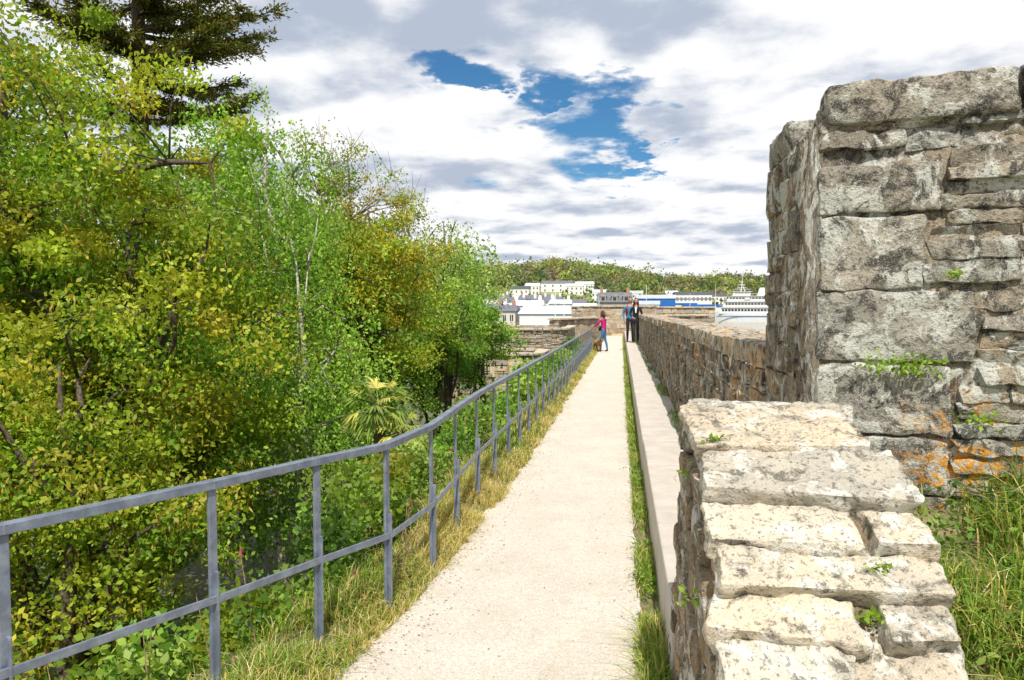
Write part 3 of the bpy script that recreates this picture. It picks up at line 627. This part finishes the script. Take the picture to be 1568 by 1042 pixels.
# ------------------------------------------------------------------ town
MW=simple('white_render',(.82,.80,.76),.8,.08,1); MC=simple('cream_render',(.72,.65,.53),.8,.12,1); MS=simple('slate_roof',(.17,.18,.21),.6,.3,2); MG=simple('window_glass',(.05,.06,.08),.15,.2,1)
MB=simple('blue_cladding',(.03,.16,.48),.5,.15,.5); MST=simple('cut_stone',(.42,.38,.31),.85,.25,2); MLR=simple('pale_roof',(.72,.74,.78),.5,.12,.5); MBR=simple('chimney_brick',(.42,.25,.17),.85,.2,3)
def house(name,b,d,wid,dep,z0,eave,ridge,wallm,roofm,rows=2,cols=4,flat=False,rot=0,chim=2,dormers=0,band=None):
    X=b*d; Y=1.011*d+.151*X; root=empty(name,(X,Y,0),rot)
    g=Geo(); g.box((-wid/2,0,z0),(wid/2,dep,eave)); g.build('walls',wallm,root)
    g=Geo(); o=.25
    if flat: g.box((-wid/2-.2,-.2,eave),(wid/2+.2,dep+.2,ridge))
    else:
        v=[(-wid/2-o,-o,eave),(wid/2+o,-o,eave),(wid/2+o,dep+o,eave),(-wid/2-o,dep+o,eave),(-wid/2-o*0,dep/2,ridge),(wid/2+o*0,dep/2,ridge)]
        g.add(v,[(0,1,5,4),(2,3,4,5),(1,2,5),(3,0,4),(0,3,2,1)])
    g.build('roof',roofm,root)
    g=Geo(); gf=Geo(); hh=(eave-z0)/max(rows,1)
    for r in range(rows):
        for c in range(cols):
            x=-wid/2+wid*(c+.5)/cols; z=eave-hh*(r+.55); ww=min(.45,wid/cols*.22); wh=min(.65,hh*.25)
            g.box((x-ww,-.06,z-wh),(x+ww,-.01,z+wh)); gf.box((x-ww-.12,-.04,z-wh-.14),(x+ww+.12,.0,z-wh-.03)); gf.box((x-.04,-.09,z-wh),(x+.04,-.065,z+wh))
    if cols: g.build('windows',MG,root); gf.build('window_frames',MW,root)
    g=Geo(); 
    for k in range(chim):
        x=(-wid/2+.7) if k==0 else (wid/2-.7 if k==1 else 0); g.box((x-.3,dep/2-.4,eave+.2),(x+.3,dep/2+.4,ridge+.7)); 
        for t in (-.15,.15): g.box((x+t-.09,dep/2-.1,ridge+.702),(x+t+.09,dep/2+.1,ridge+1.0))
    if chim: g.build('chimneys',MBR if wallm is not MW else MW,root)
    g=Geo();gw=Geo()
    for k in range(dormers):
        x=-wid/2+wid*(k+.5)/dormers; zt=eave+(ridge-eave)*.72; g.box((x-.55,.15,eave+.05),(x+.55,dep*.3,zt-.25)); g.add([(x-.7,.1,zt-.24),(x+.7,.1,zt-.24),(x,.1,zt+.25),(x-.7,dep*.4,zt-.24),(x+.7,dep*.4,zt-.24),(x,dep*.4,zt+.25)],[(0,1,2),(3,5,4),(0,2,5,3),(1,4,5,2)]); gw.box((x-.3,.1,eave+.35),(x+.3,.14,zt-.4))
    if dormers: g.build('dormers',wallm,root); gw.build('dormer_windows',MG,root)
    if band:
        g=Geo(); g.box((-wid/2-.05,-.07,band[0]),(wid/2+.05,-.005,band[1])); g.build('colour_band',band[2],root)
house('harbour_hall',-.099,112,9.2,9,-4.5,1.2,2.4,MW,MLR,1,5,chim=0)
house('quay_house',-.160,118,3.6,6,-4.5,1.6,2.6,MC,MS,3,3)
house('quay_house',-.130,135,6,6,-4.5,2.6,3.6,MW,MLR,3,4)
house('quay_house',-.178,140,6,6,-4.5,2.0,3.0,MW,MS,3,4)
house('quay_house',-.108,170,5.5,7,-4.5,3.6,4.7,MW,MS,3,5)
house('quay_house',-.084,165,5,7,-4.5,3.2,4.2,MW,MLR,3,4)
house('quay_house',-.062,172,5,7,-4.5,3.4,4.4,MC,MS,3,4)
house('quay_house',-.05,150,5,7,-4.5,2.4,3.2,MW,MLR,2,4,chim=0)
house('quay_house',-.150,190,7,7,-4.5,4.0,5.2,MW,MS,3,5)
house('quay_house',-.125,215,7,7,-4.5,5.0,6.3,MC,MS,3,5)
house('quay_house',-.095,222,6,7,-4.5,4.8,6.1,MW,MS,3,5)
house('quay_house',-.170,230,7,7,-4.5,5.4,6.9,MW,MS,3,5)
house('slate_roof_house',-.0085,132,6.3,7,-4.5,3.2,5.1,MST,MS,3,6,dormers=3)
house('blue_warehouse',.048,215,11.5,14,-4.5,5.2,6.3,MB,MLR,1,0,flat=True,chim=0)
house('market_hall',.029,190,9,10,-4.5,3.2,4.2,MW,MLR,1,6,flat=True,chim=0)
house('office_building',.100,262,13,12,-4.5,7.4,8.4,MW,MS,4,9,flat=True,chim=0,band=(5.6,6.0,MS))
house('office_building',.083,240,10,12,-4.5,3.6,4.1,MW,MB,2,8,flat=True,chim=0)
house('blue_warehouse',.112,235,12,10,-4.5,2.8,3.6,MW,MB,1,8,flat=True,chim=0)
hh_list=[(-.140,440,12),(-.122,450,9),(-.088,455,20),(-.064,450,11),(-.050,462,12),(-.105,405,9),(-.03,430,9),(.02,440,9),(.1,440,10),(.165,420,11),(.19,430,10),(.07,455,8),(.135,440,9)]
for b,d,wd in hh_list:
    z0=hillz(b,d); house('hillside_house',b,d,wd,9,z0-6,z0+5.2,z0+7,MW,MS if random.random()<.6 else MLR,4,4,flat=random.random()<.4,chim=0)
g=Geo()
for b,d,h in [(-.09,100,4.5),(-.078,100,3.5),(.035,150,7),(.095,180,6),(.13,200,9),(-.03,120,4)]:
    X=b*d;Y=1.011*d+.151*X; tube(g,[(X,Y,-5),(X,Y,h)],[.12,.05],6); tube(g,[(X-.7,Y,h*.6),(X+.7,Y,h*.6)],.04,4)
g.build('boat_masts',MW)
def ship():
    b,d=.176,222; X=b*d; Y=1.011*d+.151*X; root=empty('moored_ship',(X,Y,0),R(-8)); g=Geo()
    Lh=13; secs=np.linspace(-1,1,15); vs=[];fs=[]
    for s in secs:
        hw=2.8*(1-max(0,-s)**3*.85)*(1-max(0,s)**6*.3); sh=1.3*max(0,-s)**2
        for (yy,zz_) in ((-hw,0.6+sh),(-hw*.92,-2),(-hw*.7,-5.2),(hw*.7,-5.2),(hw*.92,-2),(hw,.6+sh)): vs.append((s*Lh*.85-(1.2 if zz_>0 else 0)*max(0,-s)**3,yy,zz_))
    for i in range(14):
        for k in range(6): a=i*6+k;b_=i*6+(k+1)%6; fs.append((a,b_,b_+6,a+6))
    fs.append(tuple(range(6)));fs.append(tuple(range(84,90))[::-1]); g.add(vs,fs); g.build('hull',MW,root,smooth=False)
    g=Geo(); gw=Geo(); gg=Geo()
    lv=[(-8.6,10.5,.62,2.5),(-7.6,9.5,2.6,4.3),(-6.4,5.5,4.4,6.0),(-4.8,.4,6.1,7.4)]
    for x0,x1,z0,z1 in lv:
        g.add([(x0-.2,-2.2,z0),(x1,-2.2,z0),(x1,2.2,z0),(x0-.2,2.2,z0),(x0+.5,-2.2,z1),(x1,-2.2,z1),(x1,2.2,z1),(x0+.5,2.2,z1)],[(0,3,2,1),(4,5,6,7),(0,1,5,4),(1,2,6,5),(2,3,7,6),(3,0,4,7)])
        g.box((x0-.1,-2.5,z1),(x1+.5,2.5,z1+.1))
        gw.box((x0+.7,-2.23,z0+.75),(x1-.5,-2.205,z1-.45)); x=x0+1.3
        while x<x1-.6: g.box((x,-2.26,z0+.7),(x+.22,-2.235,z1-.4)); x+=.95
        tube(gg,[(x0,-2.5,z1+.7),(x1+.5,-2.5,z1+.7)],.035,4); 
        for xx in np.arange(x0,x1+.5,1.2): tube(gg,[(xx,-2.5,z1+.1),(xx,-2.5,z1+.7)],.025,4)
    g.add([(2.4,-.8,6.1),(4.6,-.8,6.1),(4.6,.8,6.1),(2.4,.8,6.1),(3.1,-.6,8.6),(4.5,-.6,8.6),(4.5,.6,8.6),(3.1,.6,8.6)],[(0,3,2,1),(4,5,6,7),(0,1,5,4),(1,2,6,5),(2,3,7,6),(3,0,4,7)])
    for xx in (7.5,-.5): 
        sph=[(xx+ .9*math.cos(t),-2.45,5.2+.35*math.sin(t)) for t in np.linspace(0,2*math.pi,9)[:-1]]; g.add(sph+[(a,-2.25,c_) for a,b_,c_ in sph],[tuple(range(8)),tuple(range(8,16))[::-1]]+[(i,(i+1)%8,(i+1)%8+8,i+8) for i in range(8)])
    g.build('superstructure',MW,root); gw.build('windows',MG,root)
    tube(gg,[(-2.4,0,7.4),(-2.0,0,11.6)],[.18,.07],6); tube(gg,[(-1.2,0,7.4),(-2.1,0,10)],[.09,.06],6)
    for z_,l in ((8.6,1.3),(9.5,1.0),(10.4,.6)): tube(gg,[(-2.2,-l,z_),(-2.2,l,z_)],.06,4); tube(gg,[(-2.2-l,0,z_),(-2.2+l,0,z_)],.07,4)
    gg.build('mast_and_railings',MW,root)
    g=Geo(); g.box((-9.6,-2.82,-.3),(10.8,-2.72,-.05)); g.build('blue_stripe',MB,root)
ship()

# ------------------------------------------------------------------ land, water, hill
m=M('ground_land'); f=m.noise(.05,4); m.col(m.mix(m.ramp(f,.4,.6),(.12,.12,.08),(.07,.10,.03))); m.rough(.95)
g=Geo(); g.add([(-6000,-3000,-5.3),(6000,-3000,-5.3),(6000,9000,-5.3),(-6000,9000,-5.3)],[(0,1,2,3)]); g.build('ground',m.m)
m=M('water'); m.col((.03,.08,.10)); m.rough(.12); m.bump(m.noise(.8,4),.3,.1)
g=Geo(); g.add([(-60,62,-5.2),(600,62,-5.2),(600,330,-5.2),(-60,200,-5.2)],[(0,1,2,3)]); g.build('harbour_water',m.m)
g=Geo(); vs=[];fs=[]; BB=np.linspace(-1.2,1.2,121); DD=np.linspace(290,1000,24)
for d in DD:
    for b in BB: X=b*d; vs.append((X,1.011*d+.151*X,hillz(b,d)))
for i in range(23):
    for k in range(120): p=i*121+k; fs.append((p,p+1,p+122,p+121))
g.add(vs,fs); m=M('hill_grass'); f=m.noise(.03,4); m.col(m.mix(m.ramp(f,.45,.55),(.13,.18,.05),(.25,.29,.10))); m.rough(.95); g.build('hill',m.m,smooth=True)
V=[];C=[]
HP=np.array([[.21,.28,.08],[.30,.34,.09],[.15,.21,.07],[.23,.21,.12],[.37,.39,.11],[.28,.22,.15],[.10,.15,.07]])
for i in range(4300):
    b=rng.uniform(-.32,.32); d=rng.uniform(330,690); 
    if noise.noise(Vector((b*25,d*.012,2)))<-.45: continue
    if any(abs(b-h_[0])<(h_[2]*.5+1.5)/h_[1] and h_[1]-55<d<h_[1]+11 for h_ in hh_list): continue
    X=b*d; Y=1.011*d+.151*X; z=hillz(b,d); s=rng.uniform(2.2,5.4)*(1.25 if d>600 else 1); k=40
    hs=rng.uniform(1,1.6) if rng.uniform()<.93 else 2.2
    G=rng.normal(0,1,(k,3)); G/=np.linalg.norm(G,axis=1)[:,None]; P=np.array([X,Y,z+s*.55*hs])+G*rng.uniform(.6,1,(k,1))*np.array([s,s,s*.75*hs])
    kk=int((noise.noise(Vector((b*14,d*.01,7)))+.6)*5.5)%7 if rng.uniform()<.6 else rng.integers(0,7)
    cb=HP[kk]*rng.uniform(.65,1.25); V.append(leaves(P,rng.uniform(1.3,2.5,k),None,wr_=.9,flat=.5)); C.append(cb*rng.uniform(.75,1.25,(k,1)))
quads_obj('distant_trees',np.concatenate(V),np.concatenate(C),MAT_leaf)
cs=[]
for i in range(90):
    b=rng.uniform(-.2,.2); d=rng.uniform(240,300); X=b*d; cs.append(((X,1.011*d+.151*X,rng.uniform(-4,-.5)),rng.uniform(1.5,3)))
mass('quay_trees',cs,50,.9,DG*1.5)

# ------------------------------------------------------------------ people
def skinmesh(name,nodes,edges,roots,mats,labels,parent,subs=1):
    me=bpy.data.meshes.new(name+'_sk'); keys=list(nodes); idx={k:i for i,k in enumerate(keys)}
    me.from_pydata([nodes[k][0] for k in keys],[(idx[a],idx[b]) for a,b,_ in edges],[])
    ob=bpy.data.objects.new(name+'_sk',me); scene.collection.objects.link(ob)
    md=ob.modifiers.new('Skin','SKIN'); md.use_smooth_shade=True
    if not len(me.skin_vertices): 
        bpy.context.view_layer.objects.active=ob; bpy.ops.mesh.customdata_skin_add()
    sk=me.skin_vertices[0].data
    for k in keys:
        r=nodes[k][1]; sk[idx[k]].radius=(r if isinstance(r,tuple) else (r,r)); sk[idx[k]].use_root=k in roots
    sb_=ob.modifiers.new('Sub','SUBSURF'); sb_.levels=subs; sb_.render_levels=subs
    bpy.context.view_layer.update()
    dg=bpy.context.evaluated_depsgraph_get(); ev=ob.evaluated_get(dg); nm=bpy.data.meshes.new_from_object(ev)
    bpy.data.objects.remove(ob); nm.name=name
    nm.materials.clear()
    for mt in mats: nm.materials.append(mt)
    segs=[(Vector(nodes[a][0]),Vector(nodes[b][0]),l) for a,b,l in edges]
    for p in nm.polygons:
        c=p.center; best=9;bl=0
        for a,b,l in segs:
            ab=b-a; t=max(0,min(1,(c-a).dot(ab)/max(ab.length_squared,1e-9))); dd=(c-a-ab*t).length
            if dd<best: best=dd;bl=l
        p.material_index=bl; p.use_smooth=True
    o=bpy.data.objects.new(name,nm); return link(o,parent)
SK=simple('skin',(.50,.28,.19),.5,.08,20); BLK=simple('black_leather',(.018,.018,.022),.4,.3,20); JEAN=simple('jeans',(.06,.18,.36),.8,.25,30); MAG=simple('magenta_jacket',(.58,.015,.20),.7,.2,12)
HAIR=simple('dark_hair',(.035,.018,.010),.45,.4,60); HAIR2=simple('brown_hair',(.10,.04,.02),.45,.4,60); BLU=simple('blue_jacket',(.05,.22,.40),.7,.2,12); SHOE=simple('shoe',(.03,.025,.02),.6,.2,20); DK=simple('dark_trousers',(.03,.03,.04),.8,.3,20); RED=simple('red_fabric',(.5,.02,.02),.7,.2,20); EYE=simple('eye_white',(.7,.7,.7),.3,.05,5); LIP=simple('lips',(.4,.1,.09),.5,.1,5)
def sphere(g,c,r,seg=14,ring=9,fn=None,m=0):
    vs=[];fs=[]
    for i in range(ring+1):
        ph=math.pi*i/ring
        for k in range(seg):
            t=2*math.pi*k/seg; p=Vector((math.sin(ph)*math.cos(t),math.sin(ph)*math.sin(t),math.cos(ph)))
            if fn: p=fn(p)
            vs.append((c[0]+p.x*r[0],c[1]+p.y*r[1],c[2]+p.z*r[2]))
    for i in range(ring):
        for k in range(seg): fs.append((i*seg+k,i*seg+(k+1)%seg,(i+1)*seg+(k+1)%seg,(i+1)*seg+k))
    g.add(vs,fs,(1,1,1),m)
def head(parent,c,turn,hair,longh,tilt=0):
    e=bpy.data.objects.new('head',None); link(e,parent); e.location=c; e.rotation_euler=(tilt,0,turn)
    g=Geo()
    def hf(p):
        if p.z<0: p=Vector((p.x*(1+.35*p.z),p.y*(1+.18*p.z)+.12*-p.z*(1 if p.y>0 else 0),p.z))
        return p
    sphere(g,(0,0,0),(.074,.094,.115),18,14,hf,0)
    g.add([(-.014,.088,-.028),(.014,.088,-.028),(0,.118,-.022),(0,.088,.02),(0,.09,-.036)],[(0,2,3),(2,1,3),(0,4,2),(4,1,2)],(1,1,1),0)
    for s in (-1,1):
        sphere(g,(s*.029,.083,.008),(.013,.009,.008),8,6,None,1); sphere(g,(s*.029,.091,.008),(.006,.004,.006),6,5,None,2)
        sphere(g,(s*.075,-.004,-.008),(.010,.018,.028),8,6,None,0)
        g.box((s*.029-.017,.086,.024),(s*.029+.017,.094,.029),(1,1,1),2)
    sphere(g,(0,.088,-.058),(.022,.008,.007),8,6,None,3)
    def cap(p):
        if p.y>.25 and p.z<.55: p=Vector((p.x,min(p.y,.25),p.z))
        return p
    sphere(g,(0,-.016,.018),(.086,.104,.118),18,14,cap,2)
    if longh:
        for s in (-1,1): tube(g,[(s*.065,0,.05),(s*.083,-.005,-.06),(s*.09,.02,-.17),(s*.085,.035,-longh)],[.03,.032,.032,.01],8,m=2)
        tube(g,[(0,-.05,.05),(0,-.085,-.06),(0,-.09,-.17),(0,-.08,-longh)],[.07,.075,.07,.03],10,m=2)
    g.build('head_mesh',[SK,EYE,hair,LIP],e,smooth=True)
    return e
def person(name,loc,rotz,sc,over,jm,tm,hair,longh,hturn=0,htilt=0,shoe=SHOE,fem=True):
    root=empty(name,loc,rotz); root.scale=(sc,sc,sc); sw=.165 if fem else .195
    n={'pel':((0,0,.95),(.135,.10)),'waist':((0,0,1.10),(.118,.09) if fem else (.14,.105)),'chest':((0,.005,1.30),(.145,.10) if fem else (.165,.115)),'nb':((0,0,1.44),(.075,.065)),'nk':((0,.012,1.52),.05),'nt':((0,.018,1.58),.045)}
    for s,t in ((-1,'l'),(1,'r')):
        n.update({'sh'+t:((s*sw,0,1.40),.062),'el'+t:((s*(sw+.055),-.03,1.13),.046),'wr'+t:((s*(sw+.05),.06,.90),.030),'pa'+t:((s*(sw+.045),.08,.835),(.020,.036)),
          'hp'+t:((s*.085,0,.88),.092),'th'+t:((s*.09,.01,.70),.082),'kn'+t:((s*.095,.02,.49),.058),'cf'+t:((s*.097,-.005,.33),.055),'an'+t:((s*.10,-.01,.10),.04),'he'+t:((s*.10,-.03,.045),.036),'to'+t:((s*.115,.13,.032),.033)})
    n.update({k:(v,n[k][1]) for k,v in over.items()})
    E=[('pel','waist',0),('waist','chest',0),('chest','nb',0),('nb','nk',2),('nk','nt',2)]
    for t in 'lr': E+=[('chest','sh'+t,0),('sh'+t,'el'+t,0),('el'+t,'wr'+t,0),('wr'+t,'pa'+t,2),('pel','hp'+t,1),('hp'+t,'th'+t,1),('th'+t,'kn'+t,1),('kn'+t,'cf'+t,1),('cf'+t,'an'+t,1),('an'+t,'he'+t,3),('he'+t,'to'+t,3)]
    skinmesh('body',n,E,{'pel'},[jm,tm,SK,shoe],None,root)
    fn={};fe=[];rt=set()
    for t,s in (('l',-1),('r',1)):
        w_=Vector(n['wr'+t][0]); p=Vector(n['pa'+t][0]); d=(p-w_).normalized(); side=d.cross(Vector((s,0,.2))).normalized(); nrm=d.cross(side)
        if nrm.x*s>0: nrm=-nrm
        for i,(o_,ln) in enumerate(((-.026,.062),(-.009,.075),(.009,.08),(.026,.07))):
            a=p+side*o_+d*.005; k=f'{t}{i}'; fn[k+'a']=(tuple(a),.0095); fn[k+'b']=(tuple(a+d*ln*.55+nrm*.004),.0085); fn[k+'c']=(tuple(a+d*ln*.85+nrm*ln*.3),.0075); fn[k+'d']=(tuple(a+d*ln*.98+nrm*ln*.55),.006)
            fe+=[(k+'a',k+'b',0),(k+'b',k+'c',0),(k+'c',k+'d',0)]; rt.add(k+'a')
        k=t+'T'; a=p+side*.022-d*.035; fn[k+'a']=(tuple(a),.011); fn[k+'b']=(tuple(a+side*.028+d*.025),.0095); fn[k+'c']=(tuple(a+side*.03+d*.055+nrm*.012),.008); fe+=[(k+'a',k+'b',0),(k+'b',k+'c',0)]; rt.add(k+'a')
    skinmesh('fingers',fn,fe,rt,[SK],None,root)
    nt_=Vector(n['nt'][0]); head(root,(nt_.x,nt_.y+.012,nt_.z+.09),hturn,hair,longh,htilt)
    return root,n
r1,_=person('woman_magenta_jacket',(-.72,31.2,.006),R(62),.985,
  {'ell':(-.19,.20,1.20),'wrl':(-.14,.40,1.09),'pal':(-.13,.47,1.07),'shl':(-.16,.04,1.39),'elr':(.22,.10,1.12),'wrr':(.15,.27,1.02),'par':(.13,.33,.99),'knl':(-.10,.10,.49),'anl':(-.10,.09,.10),'hel':(-.10,.07,.045),'tol':(-.11,.23,.032),'cfl':(-.1,.08,.33),'anr':(.1,-.12,.10),'her':(.1,-.15,.045),'tor':(.11,.0,.032),'cfr':(.1,-.09,.33),'knr':(.1,-.03,.49),'nt':(0,.05,1.575),'nk':(0,.03,1.52),'nb':(0,.01,1.44)},MAG,JEAN,HAIR2,.17,R(-25),R(-12))
g=Geo(); sphere(g,(.0,.17,1.0),(.13,.07,.12),12,8); tube(g,[(.10,.12,1.08),(.13,.02,1.42),(-.05,-.1,1.40),(-.13,.1,1.08)],.012,6); g.build('shoulder_bag',BLK,r1,smooth=True)
r2,_=person('woman_black_jacket',(.64,31.0,.402),R(176),1.06,
  {'elr':(.24,-.02,1.14),'wrr':(.14,.14,1.02),'par':(.09,.19,1.0),'ell':(-.24,-.05,1.13),'wrl':(-.2,.09,.94),'pal':(-.19,.12,.87),'knr':(.07,.13,.50),'cfr':(.07,.12,.33),'anr':(.06,.14,.10),'her':(.06,.12,.045),'tor':(.06,.29,.05),'knl':(-.07,-.03,.49),'cfl':(-.07,-.12,.33),'anl':(-.07,-.2,.13),'hel':(-.07,-.23,.075),'tol':(-.08,-.08,.03)},BLK,DK,HAIR,.30,R(8))
g=Geo(); g.add([(-.04,.118,1.42),(.04,.118,1.42),(.02,.125,1.2),(-.02,.125,1.2)],[(0,1,2,3)]); g.build('shirt_front',MW,r2)
r3,_=person('man_blue_jacket',(.40,31.7,.402),R(190),1.09,
  {'ell':(-.26,.0,1.14),'wrl':(-.16,.17,1.1),'pal':(-.12,.23,1.13),'elr':(.26,-.04,1.13),'knl':(-.09,.1,.5),'anl':(-.09,.1,.1),'hel':(-.09,.08,.045),'tol':(-.1,.24,.04),'cfl':(-.09,.08,.33)},BLU,DK,HAIR2,0,R(-10),fem=False)
g=Geo(); sphere(g,(0,-.20,1.2),(.15,.09,.22),14,10)
for s in (-1,1): tube(g,[(s*.10,-.14,1.38),(s*.115,-.02,1.475),(s*.12,.10,1.38),(s*.12,.12,1.2),(s*.14,-.08,1.02)],.018,6)
g.build('backpack',RED,r3,smooth=True)
FUR=M('dog_fur'); f=FUR.noise(9,4); FUR.col(FUR.mix(FUR.ramp(f,.42,.55),(.33,.17,.06),(.09,.045,.02))); FUR.rough(.8); FUR=FUR.m
dr=empty('dog',(-.98,30.8,.006),R(-150)); dr.scale=(1,1,1)
n={'rump':((0,-.22,.36),(.085,.09)),'loin':((0,-.08,.37),(.075,.08)),'chest':((0,.12,.35),(.085,.115)),'neck':((0,.24,.46),(.06,.07)),'hd':((0,.31,.55),(.062,.06)),'mz':((0,.40,.525),(.032,.03)),'ns':((0,.455,.52),(.022,.02)),'t1':((0,-.32,.40),.022),'t2':((0,-.42,.47),.018),'t3':((0,-.47,.56),.010)}
E=[('rump','loin',0),('loin','chest',0),('chest','neck',0),('neck','hd',0),('hd','mz',0),('mz','ns',0),('rump','t1',0),('t1','t2',0),('t2','t3',0)]
for s,t in ((-1,'l'),(1,'r')):
    n.update({'fs'+t:((s*.06,.14,.27),.042),'fk'+t:((s*.065,.13,.15),.024),'fa'+t:((s*.065,.14,.04),.019),'fp'+t:((s*.065,.175,.018),.020),'bh'+t:((s*.06,-.21,.27),.055),'bk'+t:((s*.065,-.14,.20),.034),'bo'+t:((s*.065,-.26,.12),.021),'ba'+t:((s*.065,-.24,.03),.018),'bp'+t:((s*.065,-.20,.018),.019)})
    E+=[('chest','fs'+t,0),('fs'+t,'fk'+t,0),('fk'+t,'fa'+t,0),('fa'+t,'fp'+t,0),('rump','bh'+t,0),('bh'+t,'bk'+t,0),('bk'+t,'bo'+t,0),('bo'+t,'ba'+t,0),('ba'+t,'bp'+t,0)]
skinmesh('body',n,E,{'rump'},[FUR],None,dr)
g=Geo()
for s in (-1,1):
    g.add([(s*.035,.29,.60),(s*.065,.31,.585),(s*.085,.31,.50),(s*.06,.33,.505)],[(0,1,2,3)],(1,1,1),0); sphere(g,(s*.03,.36,.565),(.009,.009,.009),6,5,None,1)
sphere(g,(0,.475,.525),(.014,.012,.011),6,5,None,1); g.build('ears_eyes_nose',[FUR,BLK],dr)
g=Geo(); tube(g,[(-.95,30.75,.5),(-.9,30.9,.6),(-.86,31.1,.95)],.006,5); g.build('dog_lead',BLK)
print('objects',len(bpy.data.objects))
